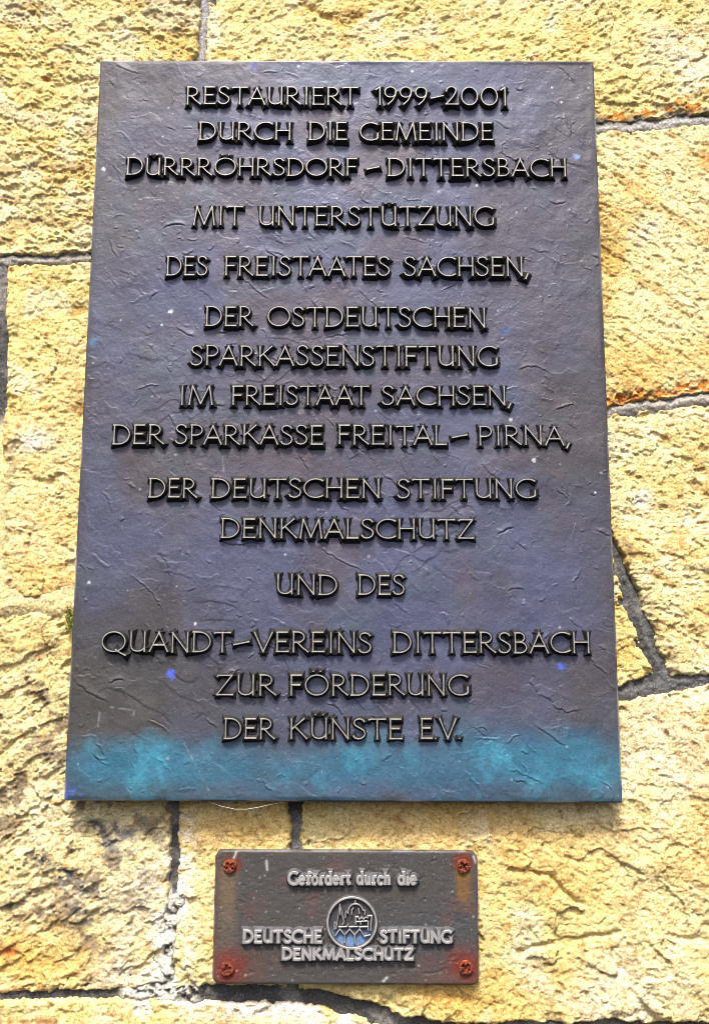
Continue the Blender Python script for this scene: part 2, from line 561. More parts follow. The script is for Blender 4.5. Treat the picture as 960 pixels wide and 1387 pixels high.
        for (px, py, r) in [(130, 1118, .007), (85, 1180, .011), (100, 1195, .010), (142, 1140, .008), (155, 1155, .006), (122, 1205, .007), (60, 1240, .009),
                            (110, 1240, .012), (150, 1300, .014), (115, 1275, .012), (60, 1165, .009), (20, 1235, .010), (165, 1125, .008), (85, 1192, .006), (160, 1310, .009)]:
            c = mixc(c, (0.085, 0.08, 0.075), np.clip(spot(px, py, r * 1.45, 0.5, -35) * 1.8, 0, 1) * ss(-0.45, 0.0, fbm(X, Z, 0.008, 4, 85, 0.7)))
        c = mixc(c, OCHRE, (spot(60, 1300, 0.09, 0.35) + spot(30, 1310, 0.05)) * 0.55)
        c = mixc(c, (0.35, 0.10, 0.03), spot(12, 1291, 0.008, 0.7))
        c = mixc(c, (0.62, 0.58, 0.48), (spot(190, 1240, 0.05, 1.2) + spot(205, 1330, 0.05, 0.5)) * 0.35)
        c = mixc(c, (0.60, 0.57, 0.50), line([(228, 1180), (222, 1260), (216, 1330)], 0.013) * ss(-0.4, 0.5, fbm(X, Z, 0.012, 4, 86)))
        return h, c
    block([(-700, 822), (0, 820), (95, 826), (234, 828), (235, 1095), (228, 1200), (220, 1332), (160, 1342), (0, 1347), (-700, 1370)], f_h, 0.005)

    # left, beside the plaque: smoother with hollow scoops
    def f_i():
        h = 0.005 * fbm(X, Z, 0.08, 3, 91) + 0.003 * ledges(X, Z, -32, 0.048, 92, 1.5, 1.7, 0.16) + facets(X, Z, 0.026, 94, -30, 1.6, 0.15, 0.8) + facets(X, Z, 0.008, 97, 0, 1.6, 0.07) - 0.0012 * pits(X, Z, 0.008, 0.2, 93)
        h -= 0.008 * spot(108, 556, 0.008, 1.3) + 0.006 * spot(105, 420, 0.018, 0.45, 15) + 0.006 * line([(35, 638), (50, 650), (72, 656), (80, 645)], 0.0035)
        h -= 0.005 * line([(78, 735), (98, 748)], 0.002)
        c = base_col(640, 0.15, 0.08, -0.08)
        c = mixc(c, (0.50, 0.33, 0.13), (spot(100, 520, 0.05, 1.3) + spot(60, 740, 0.06)) * 0.5)
        c = mixc(c, (0.30, 0.17, 0.05), spot(110, 553, 0.01, 1.2) * 0.8 + spot(106, 420, 0.016, 0.35, 15) * 0.5)
        c = mixc(c, (0.60, 0.54, 0.47), spot(45, 600, 0.02, 0.6) * 0.9)
        c = mixc(c, (0.15, 0.08, 0.05), spot(25, 577, 0.004) + spot(12, 790, 0.004) + spot(80, 377, 0.004) * 0.6)
        return h, c
    block([(10, 358), (125, 356), (240, 356), (240, 814), (95, 812), (2, 808), (3, 640), (8, 570)], f_i, 0.005)

    def f_j():
        h = -0.001 + 0.005 * fbm(X, Z, 0.08, 4, 95) + 0.004 * ledges(X, Z, -20, 0.035, 96)
        return h, base_col(660, 0.1, 0.1)
    block([(-700, 360), (-7, 360), (-5, 570), (-9, 640), (-9, 806), (-700, 808)], f_j)

    def f_k():
        h = 0.004 * fbm(X, Z, 0.08, 4, 101) + 0.003 * ledges(X, Z, -8, 0.02, 102)
        c = base_col(680, 0.1, 0.08)
        c = mixc(c, (0.62, 0.57, 0.47), line([(180, 1358), (300, 1362), (420, 1368), (470, 1385)], 0.013) * ss(-0.5, 0.4, fbm(X, Z, 0.02, 3, 103)))
        c = mixc(c, (0.22, 0.11, 0.04), line([(0, 1384), (60, 1380), (150, 1385)], 0.004) * ss(-0.2, 0.4, fbm(X, Z, 0.02, 3, 104)))
        return h, c
    block([(-700, 1385), (0, 1358), (160, 1354), (280, 1358), (390, 1359), (440, 1366), (500, 1388), (560, 1404), (570, 2200), (-700, 2200)], f_k)

    def f_l():
        return 0.004 * fbm(X, Z, 0.08, 4, 111) + 0.004 * ledges(X, Z, -25, 0.03, 112), base_col(700)
    block([(540, 1404), (640, 1397), (960, 1399), (1700, 1455), (1700, 2200), (590, 2200)], f_l)

    for (bx, by, bz, c, keep) in blocks:
        grid_mesh('stone_block', bx, by, bz, c, keep, [M_STONE], root)

    # mortar: recessed dark beds, with flush pale lime where the photograph shows it
    h = -0.0072 + 0.0010 * fbm(X, Z, 0.02, 4, 121) + 0.0008 * fbm(X, Z, 0.005, 2, 122)
    c = np.empty(X.shape + (3,), np.float32)
    c[:] = (0.050, 0.048, 0.047)
    c = mixc(c, (0.15, 0.14, 0.13), ss(0.0, 0.7, fbm(X, Z, 0.03, 4, 123)) * 0.8)
    lime = line([(236, 1215), (230, 1250), (226, 1290), (222, 1345), (250, 1345)], 0.010) + line([(170, 1347), (225, 1345), (262, 1346)], 0.008)
    lime = np.clip(1.2 * lime, 0, 1) * ss(-0.8, 0.1, fbm(X, Z, 0.010, 4, 124, 0.65))
    h += 0.006 * lime
    c = mixc(c, (0.46, 0.435, 0.37), lime)
    flush = line([(-60, 813), (0, 812), (60, 815), (130, 819)], 0.022) + line([(3, 592), (-1, 680), (-4, 800)], 0.016)
    flush = np.clip(flush, 0, 1)
    h += 0.0082 * flush
    c = mixc(c, (0.50, 0.40, 0.19), flush * 0.98)
    c = mixc(c, (0.27, 0.25, 0.22), line([(-60, 809), (0, 809), (60, 812), (110, 815)], 0.003) * ss(-0.3, 0.4, fbm(X, Z, 0.02, 3, 126)) * 0.45)
    up = line([(808, 173), (880, 168), (960, 161), (1100, 152)], 0.0055)
    h += 0.003 * up
    c = mixc(c, (0.33, 0.315, 0.29), up * 0.85)
    up2 = line([(822, 556), (890, 547), (960, 537), (1100, 528)], 0.006)
    h += 0.004 * up2
    c = mixc(c, (0.34, 0.31, 0.27), up2 * 0.8)
    up3 = line([(0, 352), (60, 351), (125, 350)], 0.0045)
    h += 0.003 * up3
    c = mixc(c, (0.25, 0.225, 0.19), up3 * 0.9)
    up4 = line([(276, -60), (275, 90)], 0.006)
    h += 0.003 * up4
    c = mixc(c, (0.26, 0.25, 0.25), up4 * 0.9)
    up5 = line([(838, 940), (905, 928), (960, 920)], 0.006) + line([(832, 740), (878, 868), (903, 918)], 0.004)
    h += 0.002 * np.clip(up5, 0, 1)
    c = mixc(c, (0.085, 0.083, 0.083), np.clip(up5, 0, 1))
    Y = WALL_Y - h
    keep = ~hid
    # shell: the mortar bed closed by the wall's core behind it
    mo = grid_mesh('mortar', X, Y, Z, c, keep, [M_MORTAR], root)
    xa, xb, za, zb = xs[0], xs[-1], zs[0], zs[-1]
    ya, yb = WALL_Y + 0.0155, WALL_Y + 0.30
    V = np.array([(x, y, z) for y in (ya, yb) for x, z in ((xa, za), (xb, za), (xb, zb), (xa, zb))])
    F = np.array([(0, 1, 2, 3), (7, 6, 5, 4), (0, 4, 5, 1), (1, 5, 6, 2), (2, 6, 7, 3), (3, 7, 4, 0)])
    mesh_np('wall_core', V, [F], [M_MORTAR], root, np.full((8, 3), 0.12, np.float32), smooth=False)


build_wall()


# ------------------------------------------------------------------ plates
def plate_mesh(name, cx, cz, W, H, y0, thick, step, relief, colour, corner, mats, parent, edge=0.0012):
    """a cast slab: relief front, rounded corners, closed sides and back"""
    nx, nz = int(W / step) + 1, int(H / step) + 1
    U, Vv = np.meshgrid(np.linspace(-1, 1, nx), np.linspace(-1, 1, nz), indexing='ij')
    x, z = U * W / 2, Vv * H / 2
    if corner > 0:
        ax, az = W / 2 - corner, H / 2 - corner
        # pull the square corner in onto the arc
        for _ in range(1):
            ox, oz = np.maximum(np.abs(x) - ax, 0), np.maximum(np.abs(z) - az, 0)
            m = np.maximum(ox, oz)
            r = np.sqrt(ox ** 2 + oz ** 2)
            k = np.where(r > 1e-9, m / np.maximum(r, 1e-9), 1)
            x = np.where(ox > 0, np.sign(x) * (ax + ox * k), x)
            z = np.where(oz > 0, np.sign(z) * (az + oz * k), z)
    h = relief(x, z)
    ed = np.minimum(W / 2 - np.abs(U) * W / 2, H / 2 - np.abs(Vv) * H / 2)
    h = h * ss(0.0, 0.006, ed) - edge * (1 - np.clip(ed / (edge * 1.6), 0, 1)) ** 2
    Y = y0 - h
    C = colour(x, z, ed)
    idx = np.arange(nx * nz).reshape(nx, nz)
    F = np.stack([idx[:-1, :-1], idx[1:, :-1], idx[1:, 1:], idx[:-1, 1:]], -1).reshape(-1, 4)
    ring = np.concatenate([idx[:, 0], idx[-1, 1:], idx[-2::-1, -1], idx[0, -2:0:-1]])
    n = len(ring)
    V = np.stack([x.ravel() + cx, Y.ravel(), z.ravel() + cz], 1)
    wob = 0
    back = V[ring].copy()
    back[:, 1] = y0 + thick
    b0 = len(V)
    ar = np.arange(n)
    S = np.stack([ring, ring[(ar + 1) % n], b0 + (ar + 1) % n, b0 + ar][::-1], 1)
    ctr = np.array([[cx, y0 + thick, cz]])
    T = np.stack([b0 + ar, b0 + (ar + 1) % n, np.full(n, b0 + n)], 1)
    V = np.concatenate([V, back, ctr])
    Cf = C.reshape(-1, C.shape[-1])
    col = np.concatenate([Cf, Cf[ring], Cf[:1]])
    o = mesh_np(name, V, [F, S, T], mats, parent, col)
    # crisp rim between front and side
    me = o.data
    sm = np.ones(len(me.polygons), bool)
    sm[len(F):] = False
    me.polygons.foreach_set('use_smooth', sm)
    return o


def gouges(x, z, rng, count, lmin, lmax, amp, wd, region, angs):
    """curved trowel scrapes: one lip up, one groove down"""
    h = np.zeros(x.shape, np.float32)
    xs, zs = x[:, 0], z[0]
    for _ in range(count):
        L = lmin * (lmax / lmin) ** rng.random()
        cx, cz = rng.uniform(*region[0]), rng.uniform(*region[1])
        a = math.radians(rng.choice(angs) + rng.gauss(0, 22))
        curv = rng.gauss(0, 0.55) / L
        wdt = wd * rng.uniform(0.7, 1.7)
        A = amp * rng.uniform(0.3, 1.0) * (L / lmax) ** 0.3
        pad = L / 2 + 4 * wdt
        i0, i1 = np.searchsorted(xs, [cx - pad, cx + pad])
        j0, j1 = np.searchsorted(zs, [cz - pad, cz + pad])
        if i1 - i0 < 2 or j1 - j0 < 2:
            continue
        X, Z = x[i0:i1, j0:j1] - cx, z[i0:i1, j0:j1] - cz
        u = X * math.cos(a) + Z * math.sin(a)
        v = -X * math.sin(a) + Z * math.cos(a) - curv * u * u
        v = v + 0.0014 * vn(u / 0.006, v / 0.02, int(cx * 9000) % 97) + 0.0006 * vn(u / 0.0022, v / 0.01, int(cz * 9000) % 89)
        f = ss(L / 2, L / 4, np.abs(u))
        s = 1 if rng.random() < 0.7 else -1
        q = s * v / wdt
        h[i0:i1, j0:j1] += A * f * (np.where(q > 0, np.exp(-(q / 3.2) ** 2), np.exp(-(q / 0.5) ** 2)) - 0.5 * np.exp(-((q + 1.0) / 0.9) ** 2))
    return h


PLW, PLH = 0.60, 0.8743


def build_memorial():
    root = thing('memorial_plaque', 'large dark bronze plaque with raised capitals and a turquoise stained lower edge', 'plaque', (0, 0.012, -PLH / 2))
    rng = random.Random(4)

    def relief(x, z):
        h = 0.0011 * fbm(x, z, 0.13, 3, 1) + 0.00055 * fbm(x, z, 0.03, 4, 2)
        h = h + 0.0007 * ledges(x, z, -38, 0.045, 3, 1.6, 1.3, 0.10) * ss(-0.1, 0.5, fbm(x, z, 0.09, 3, 9))
        h = h + 0.0005 * ledges(x, z, 25, 0.035, 5, 1.8, 1.2, 0.10) * ss(0.0, 0.6, fbm(x, z, 0.08, 3, 10))
        h = h + facets(x, z, 0.022, 31, -40, 1.8, 0.016, 0.8) + facets(x, z, 0.008, 32, -40, 1.8, 0.008, 0.8)
        R = ((-0.3, 0.3), (-0.437, 0.437))
        h = h + gouges(x, z, rng, 340, 0.007, 0.032, 0.0010, 0.0007, R, [-45, -40, -50, 20, -15, -60])
        h = h + gouges(x, z, rng, 40, 0.035, 0.07, 0.0009, 0.0007, R, [-42, -48, -35])
        h = h + gouges(x, z, rng, 600, 0.002, 0.008, 0.0007, 0.0006, R, [0, 45, 90, -45])
        return h

    def colour(x, z, ed):
        sx, sz = x / (PLW / 2), z / (PLH / 2)
        c = np.empty(x.shape + (3,), np.float32)
        c[:] = (0.0411, 0.0374, 0.0537)
        n1, n2, n3 = fbm(x, z, 0.16, 5, 301), fbm(x, z, 0.09, 5, 302), fbm(x, z, 0.05, 5, 303)
        c = mixc(c, (0.0408, 0.0489, 0.0962), ss(-0.25, 0.6, n1 + 0.3 * (1 - np.abs(sx) * 1.1)) * 0.65)
        c = mixc(c, (0.0477, 0.0375, 0.0477), ss(0.0, 0.7, n2) * 0.7)
        c = mixc(c, (0.0387, 0.0506, 0.0713), ss(0.1, 0.7, n3) * 0.5)
        brown = ss(0.55, 1.0, np.abs(sx) + 0.25 * n2) * 0.40 + ss(-0.2, -0.75, sz + 0.25 * n1) * ss(0.35, -0.6, sx + 0.2 * n3) * 0.6
        c = mixc(c, (0.0341, 0.0312, 0.0298), brown)
        c = mixc(c, (0.0266, 0.0252, 0.0259), ss(0.010, 0.002, ed + 0.004 * n3) * 0.5)
        run = fbm(x, z / 7.0, 0.018, 4, 311)                      # rain runs
        c = c * (1 + 0.13 * run * ss(-0.5, 0.5, n2))[..., None]
        # turquoise run-off along the lower edge
        top = -0.378 + 0.012 * n1 + 0.014 * n2 + 0.010 * ss(0.1, 0.9, sx) + 0.010 * n3
        band = ss(top + 0.020, top - 0.022, z + 0.006 * n3) * (0.5 + 0.5 * ss(1.0, 0.90, np.abs(sx) + 0.03 * n3)) * (0.78 + 0.22 * ss(-0.4, 0.4, n2))
        low = ss(-0.43, -0.405, z + 0.008 * n3) * 0.6 + 0.4
        c = mixc(c, (0.019, 0.083, 0.132), band * low * 0.95)
        cy = ss(0.0, 0.6, fbm(x, z / 1.6, 0.035, 5, 312, 0.62) + 0.35 * n2 - 0.08) * band
        c = mixc(c, (0.030, 0.150, 0.215), cy * low * 0.65)
        c = mixc(c, (0.022, 0.058, 0.112), ss(0.1, 0.7, fbm(x, z, 0.06, 4, 306)) * band * 0.7)
        c = mixc(c, (0.038, 0.038, 0.042), ss(0.55, 1.0, 1 - np.hypot((x - 0.055) / 0.06, (z + 0.432) / 0.022)) * 0.9)
        halo = ss(top + 0.075, top + 0.0, z) * ss(-0.2, 0.5, n1 + 0.2) * (1 - band)
        c = mixc(c, (0.038, 0.046, 0.069), halo * 0.5)

        def dab(px, py, r, col, s=1.0, seed=1):
            nonlocal c
            qx, qz = at(px, py)
            m = ss(1.15, 0.25, np.hypot(x - qx, z - qz) / (r * 0.75) + 0.6 * fbm(x, z, 0.005, 4, seed, 0.7))
            c = mixc(c, col, m * s)
        dab(231, 913, 0.0075, (0.045, 0.07, 0.34), 0.95, 3)
        dab(761, 902, 0.0065, (0.05, 0.09, 0.40), 0.9, 4)
        dab(127, 462, 0.009, (0.05, 0.11, 0.21), 0.7, 5)
        dab(684, 448, 0.008, (0.03, 0.06, 0.16), 0.7, 6)
        dab(96, 1074, 0.016, (0.035, 0.06, 0.20), 0.8, 7)
        dab(343, 91, 0.010, (0.04, 0.05, 0.16), 0.6, 8)
        dab(780, 213, 0.006, (0.10, 0.17, 0.32), 0.8, 9)
        dab(130, 200, 0.006, (0.05, 0.09, 0.17), 0.5, 10)
        for (px, py, r) in [(140, 229, .0042), (232, 422, .0048), (691, 569, .0035), (722, 623, .0042), (386, 751, .0028), (219, 440, .0022), (121, 789, .003),
                            (558, 96, .003), (404, 90, .003), (411, 86, .002), (265, 845, .002), (747, 118, .0025), (760, 138, .002), (806, 667, .002), (646, 250, .0025)]:
            dab(px, py, r, (0.32, 0.34, 0.36), 0.95, int(px))
        pr = random.Random(9)
        for _ in range(140):
            px, py = pr.uniform(100, 840), pr.uniform(90, 1080)
            qx, qz = at(px, py)
            r = 0.0009 + 0.0012 * pr.random() ** 3
            i, j = int((qx / PLW + .5) * (x.shape[0] - 1)), int((qz / PLH + .5) * (x.shape[1] - 1))
            if 3 < i < x.shape[0] - 4 and 3 < j < x.shape[1] - 4:
                sl = (slice(i - 3, i + 4), slice(j - 3, j + 4))
                m = ss(1.2, 0.4, np.hypot(x[sl] - qx, z[sl] - qz) / r)
                c[sl] = mixc(c[sl], (0.20, 0.21, 0.23), m * 0.7)
        # thin pale scratches
        for pts in ([(100, 640), (104, 680), (100, 720)], [(247, 1002), (262, 1030), (283, 1070)], [(135, 965), (133, 985)], [(150, 958), (182, 962), (180, 975)], [(300, 600), (303, 640)]):
            d = seg_d(x, z, ats(pts))
            c = mixc(c, (0.17, 0.18, 0.19), np.exp(-((d + 0.0005 * n3) / 0.0008) ** 2) * 0.5 * ss(-0.4, 0.4, fbm(x, z, 0.006, 2, 307)))
        c = mixc(c, (0.27, 0.26, 0.27), ss(0.0022, 0.0004, ed) * ss(-0.3, 0.5, n3) * 0.7)
        return c

    plate_mesh('plate', 0, 0, PLW, PLH, 0.0, 0.012, 0.0008, relief, colour, 0, [M_PLATE], root)
    return root


# ------------------------------------------------------------------ lettering
def el(cx, cy, rx, ry, a0, a1, n=18):
    return [(cx + rx * math.cos(math.radians(a0 + (a1 - a0) * k / n)), cy + ry * math.sin(math.radians(a0 + (a1 - a0) * k / n))) for k in range(n + 1)]


def ring_(cx, cy, rx, ry, n=30):
    return el(cx, cy, rx, ry, 0, 360, n)[:-1]


def dots(xc):
    return [([(xc - 0.15, 1.19), (xc - 0.149, 1.20)], 0), ([(xc + 0.15, 1.19), (xc + 0.151, 1.20)], 0)]


S_CURVE = [(0.43, 0.86), (0.37, 0.95), (0.26, 1.0), (0.14, 0.98), (0.05, 0.90), (0.03, 0.78), (0.08, 0.67), (0.20, 0.58), (0.33, 0.49), (0.43, 0.39), (0.46, 0.26),
           (0.42, 0.12), (0.31, 0.02), (0.18, 0.0), (0.06, 0.05), (0.0, 0.15)]
# each glyph: advance width, strokes (points, closed)
G = {
    'A': (0.72, [([(0, 0), (0.37, 1.0)], 0), ([(0.35, 1.0), (0.72, 0)], 0), ([(0.13, 0.33), (0.59, 0.33)], 0)]),
    'B': (0.50, [([(0.04, 0), (0.04, 1)], 0), ([(0.02, 0.99), (0.2, 1.0)] + el(0.2, 0.765, 0.21, 0.235, 90, -90, 12) + [(0.04, 0.53)], 0),
                 ([(0.2, 0.53)] + el(0.22, 0.265, 0.27, 0.265, 90, -90, 14) + [(0.0, 0.0)], 0)]),
    'C': (0.78, [(el(0.48, 0.5, 0.47, 0.5, 52, 308, 26), 0)]),
    'D': (0.72, [([(0.05, 0), (0.05, 1)], 0), ([(0.0, 1.0), (0.22, 1.0)] + el(0.24, 0.5, 0.46, 0.5, 90, -90, 20) + [(0.0, 0.0)], 0)]),
    'E': (0.50, [([(0.05, 0), (0.05, 1)], 0), ([(0.02, 0.985), (0.46, 0.985)], 0), ([(0.05, 0.52), (0.40, 0.52)], 0), ([(0.02, 0.015), (0.50, 0.015)], 0)]),
    'F': (0.46, [([(0.05, 0), (0.05, 1)], 0), ([(0.02, 0.985), (0.46, 0.985)], 0), ([(0.05, 0.50), (0.40, 0.50)], 0)]),
    'G': (0.80, [(el(0.48, 0.5, 0.47, 0.5, 52, 298, 26) + [(0.74, 0.06), (0.78, 0.16)], 0), ([(0.78, 0.12), (0.78, 0.40)], 0)]),
    'H': (0.66, [([(0.04, 0), (0.04, 1)], 0), ([(0.62, 0), (0.62, 1)], 0), ([(0.04, 0.52), (0.62, 0.52)], 0)]),
    'I': (0.10, [([(0.05, 0), (0.05, 1)], 0)]),
    'K': (0.66, [([(0.05, 0), (0.05, 1)], 0), ([(0.07, 0.47), (0.55, 1.0)], 0), ([(0.20, 0.58), (0.66, 0.0)], 0)]),
    'L': (0.46, [([(0.05, 0), (0.05, 1)], 0), ([(0.02, 0.015), (0.46, 0.015)], 0)]),
    'M': (0.86, [([(0.0, 0), (0.11, 1)], 0), ([(0.11, 1.0), (0.43, 0.04)], 0), ([(0.43, 0.04), (0.75, 1.0)], 0), ([(0.75, 1), (0.86, 0)], 0)]),
    'N': (0.70, [([(0.05, 0), (0.05, 1)], 0), ([(0.03, 1.0), (0.65, 0.0)], 0), ([(0.65, 0), (0.65, 1)], 0)]),
    'O': (0.94, [(ring_(0.47, 0.5, 0.46, 0.5), 1)]),
    'P': (0.50, [([(0.05, 0), (0.05, 1)], 0), ([(0.02, 1.0), (0.2, 1.0)] + el(0.22, 0.73, 0.27, 0.27, 90, -90, 14) + [(0.05, 0.46)], 0)]),
    'Q': (0.96, [(ring_(0.47, 0.5, 0.46, 0.5), 1), ([(0.55, 0.10), (0.72, -0.05), (0.96, -0.20)], 0)]),
    'R': (0.62, [([(0.05, 0), (0.05, 1)], 0), ([(0.02, 1.0), (0.2, 1.0)] + el(0.21, 0.74, 0.26, 0.26, 90, -90, 14) + [(0.05, 0.48)], 0), ([(0.20, 0.48), (0.40, 0.22), (0.63, 0.0)], 0)]),
    'S': (0.47, [(S_CURVE, 0)]),
    'T': (0.66, [([(0.33, 0), (0.33, 1)], 0), ([(0.0, 0.95), (0.06, 0.985), (0.60, 0.985), (0.66, 0.985)], 0)]),
    'U': (0.66, [([(0.05, 1), (0.05, 0.32), (0.08, 0.16), (0.17, 0.05), (0.30, 0.005), (0.44, 0.03), (0.56, 0.12), (0.60, 0.2)], 0), ([(0.60, 1), (0.60, 0.0)], 0)]),
    'V': (0.72, [([(0, 1), (0.36, 0.0)], 0), ([(0.35, 0.0), (0.72, 1)], 0)]),
    'Z': (0.62, [([(0.03, 0.93), (0.08, 0.985), (0.58, 0.985)], 0), ([(0.58, 0.985), (0.02, 0.015)], 0), ([(0.02, 0.015), (0.62, 0.015)], 0)]),
    '1': (0.24, [([(0.19, 0), (0.19, 1)], 0), ([(0.19, 1.0), (0.0, 0.84)], 0)]),
    '9': (0.54, [(ring_(0.27, 0.70, 0.25, 0.29, 22), 1), ([(0.52, 0.74), (0.49, 0.50), (0.36, 0.22), (0.16, 0.0)], 0)]),
    '2': (0.56, [([(0.02, 0.74), (0.05, 0.87), (0.15, 0.97), (0.28, 1.0), (0.41, 0.95), (0.47, 0.83), (0.45, 0.68), (0.34, 0.46), (0.16, 0.2), (0.0, 0.02)], 0), ([(0.0, 0.015), (0.56, 0.015)], 0)]),
    '0': (0.76, [(ring_(0.38, 0.5, 0.37, 0.5), 1)]),
    '-': (0.60, [([(0.0, 0.37), (0.60, 0.52)], 0)]),
    ',': (0.14, [([(0.12, 0.10), (0.02, -0.16)], 0)]),
    '.': (0.08, [([(0.04, 0.03), (0.041, 0.035)], 0)]),
    # lower case
    'e': (0.46, [([(0.03, 0.37), (0.43, 0.37)], 0), (el(0.23, 0.33, 0.22, 0.33, 5, 320, 20), 0)]),
    'f': (0.34, [([(0.40, 0.93), (0.32, 1.0), (0.22, 0.97), (0.17, 0.85), (0.17, 0)], 0), ([(0.02, 0.62), (0.36, 0.62)], 0), ([(0.05, 0.015), (0.30, 0.015)], 0)]),
    'o': (0.50, [(ring_(0.25, 0.33, 0.24, 0.33, 22), 1)]),
    'r': (0.36, [([(0.10, 0), (0.10, 0.66)], 0), ([(0.10, 0.45), (0.20, 0.62), (0.34, 0.62)], 0), ([(0.0, 0.015), (0.22, 0.015)], 0)]),
    'd': (0.52, [(ring_(0.23, 0.33, 0.22, 0.32, 22), 1), ([(0.45, 0), (0.45, 1.0), (0.36, 1.0)], 0)]),
    't': (0.34, [([(0.14, 0.90), (0.14, 0.12), (0.20, 0.01), (0.34, 0.05)], 0), ([(0.0, 0.64), (0.32, 0.64)], 0)]),
    'u': (0.52, [([(0.0, 0.65), (0.08, 0.65), (0.08, 0.18), (0.16, 0.02), (0.28, 0.02), (0.42, 0.15)], 0), ([(0.43, 0.66), (0.43, 0.0)], 0)]),
    'c': (0.42, [(el(0.24, 0.33, 0.23, 0.33, 45, 315, 18), 0)]),
    'h': (0.52, [([(0.08, 0), (0.08, 1.0)], 0), ([(0.08, 0.45), (0.20, 0.64), (0.34, 0.64), (0.43, 0.50), (0.43, 0.0)], 0)]),
    'i': (0.16, [([(0.08, 0), (0.08, 0.66)], 0), ([(0.079, 0.90), (0.081, 0.91)], 0), ([(0.0, 0.015), (0.17, 0.015)], 0)]),
}
G['Ö'] = (G['O'][0], G['O'][1] + dots(0.47))
G['Ü'] = (G['U'][0], G['U'][1] + dots(0.33))
G['ö'] = (G['o'][0], G['o'][1] + [([(0.12, 0.9), (0.121, 0.91)], 0), ([(0.38, 0.9), (0.381, 0.91)], 0)])
SIDE = {'A': 0.02, 'T': 0.03, 'V': 0.02, 'I': 0.13, 'O': 0.07, 'C': 0.07}


class Ridges:
    """collects tapered cast strokes"""

    def __init__(s):
        s.V, s.Q, s.N, s.mq, s.mn = [], [], [], [], []
        s.count = 0

    def stroke(s, pts, closed, y0, h, wb, wt, flare=1.0, sink=0.0014):
        P = [np.array(p, float) for p in pts]
        Q = [P[0]]
        for p in P[1:]:
            if np.hypot(*(p - Q[-1])) > 1e-6:
                Q.append(p)
        P = Q
        n = len(P)
        h = h * (1 + 0.006 * (s.count % 9))
        s.count += 1
        cum = np.concatenate([[0], np.cumsum([np.hypot(*(P[i + 1] - P[i])) for i in range(n - 1)])])
        if not closed and cum[-1] > 4 * wb:       # add flare stations near the ends
            fl = min(2.6 * wb, cum[-1] * 0.3)
            newP, tgt = [], sorted(set([0, fl * 0.5, fl, cum[-1] - fl, cum[-1] - fl * 0.5, cum[-1]] + list(cum[1:-1])))
            for t in tgt:
                k = min(max(np.searchsorted(cum, t) - 1, 0), n - 2)
                f = (t - cum[k]) / max(cum[k + 1] - cum[k], 1e-9)
                newP.append(P[k] + (P[k + 1] - P[k]) * f)
            keepP = [newP[0]]
            for p in newP[1:]:
                if np.hypot(*(p - keepP[-1])) > 1e-5:
                    keepP.append(p)
            P = keepP
            n = len(P)
            cum = np.concatenate([[0], np.cumsum([np.hypot(*(P[i + 1] - P[i])) for i in range(n - 1)])])
        else:
            fl = 1e-9
        rings = []
        for i in range(n):
            a = P[(i - 1) % n] if (closed or i > 0) else None
            b = P[(i + 1) % n] if (closed or i < n - 1) else None
            t1 = None if a is None else (P[i] - a) / np.hypot(*(P[i] - a))
            t2 = None if b is None else (b - P[i]) / np.hypot(*(b - P[i]))
            t = t2 if t1 is None else t1 if t2 is None else t1 + t2
            t = t / max(np.hypot(*t), 1e-9)
            nrm = np.array([-t[1], t[0]])
            k = 1.0
            if t1 is not None and t2 is not None:
                k = min(1.0 / max(abs(nrm @ np.array([-t1[1], t1[0]])), 0.4), 1.6)
            de = 1e9 if closed else min(cum[i], cum[-1] - cum[i])
            fr = 1 + (flare - 1) * max(0.0, 1 - de / max(fl, 1e-9)) ** 1.2
            b_, t_ = wb * fr * k, wt * (1 + 0.3 * (fr - 1)) * k
            end = 0 if closed else (-1 if i == 0 else (1 if i == n - 1 else 0))
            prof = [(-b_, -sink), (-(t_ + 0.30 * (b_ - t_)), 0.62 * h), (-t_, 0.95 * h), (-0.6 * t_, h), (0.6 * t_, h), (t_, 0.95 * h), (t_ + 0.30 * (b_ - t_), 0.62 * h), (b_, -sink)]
            R = []
            for o, hh in prof:
                ext = 0.0
                if end:
                    ext = (abs(o) - t_) * 0.9 if abs(o) > t_ else 0.0
                    ext = min(ext, wb * 1.1) + t_ * 0.5
                q = P[i] + nrm * o + t * ext * end
                R.append((q[0], y0 - hh, q[1]))
            rings.append(R)
        base = len(s.V)
        m = 8
        for R in rings:
            s.V.extend(R)
        for i in range(n if closed else n - 1):
            j = (i + 1) % n
            for k in range(m - 1):
                s.Q.append((base + i * m + k, base + j * m + k, base + j * m + k + 1, base + i * m + k + 1))
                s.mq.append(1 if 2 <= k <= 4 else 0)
        if not closed:
            s.N.append(tuple(base + k for k in range(m)))
            s.N.append(tuple(base + (n - 1) * m + k for k in reversed(range(m))))
            s.mn += [0, 0]

    def build(s, name, mats, parent):
        return mesh_np(name, np.array(s.V), [np.array(s.Q), np.array(s.N)] if s.N else [np.array(s.Q)], mats, parent, None, np.array(s.mq + s.mn), smooth=False)


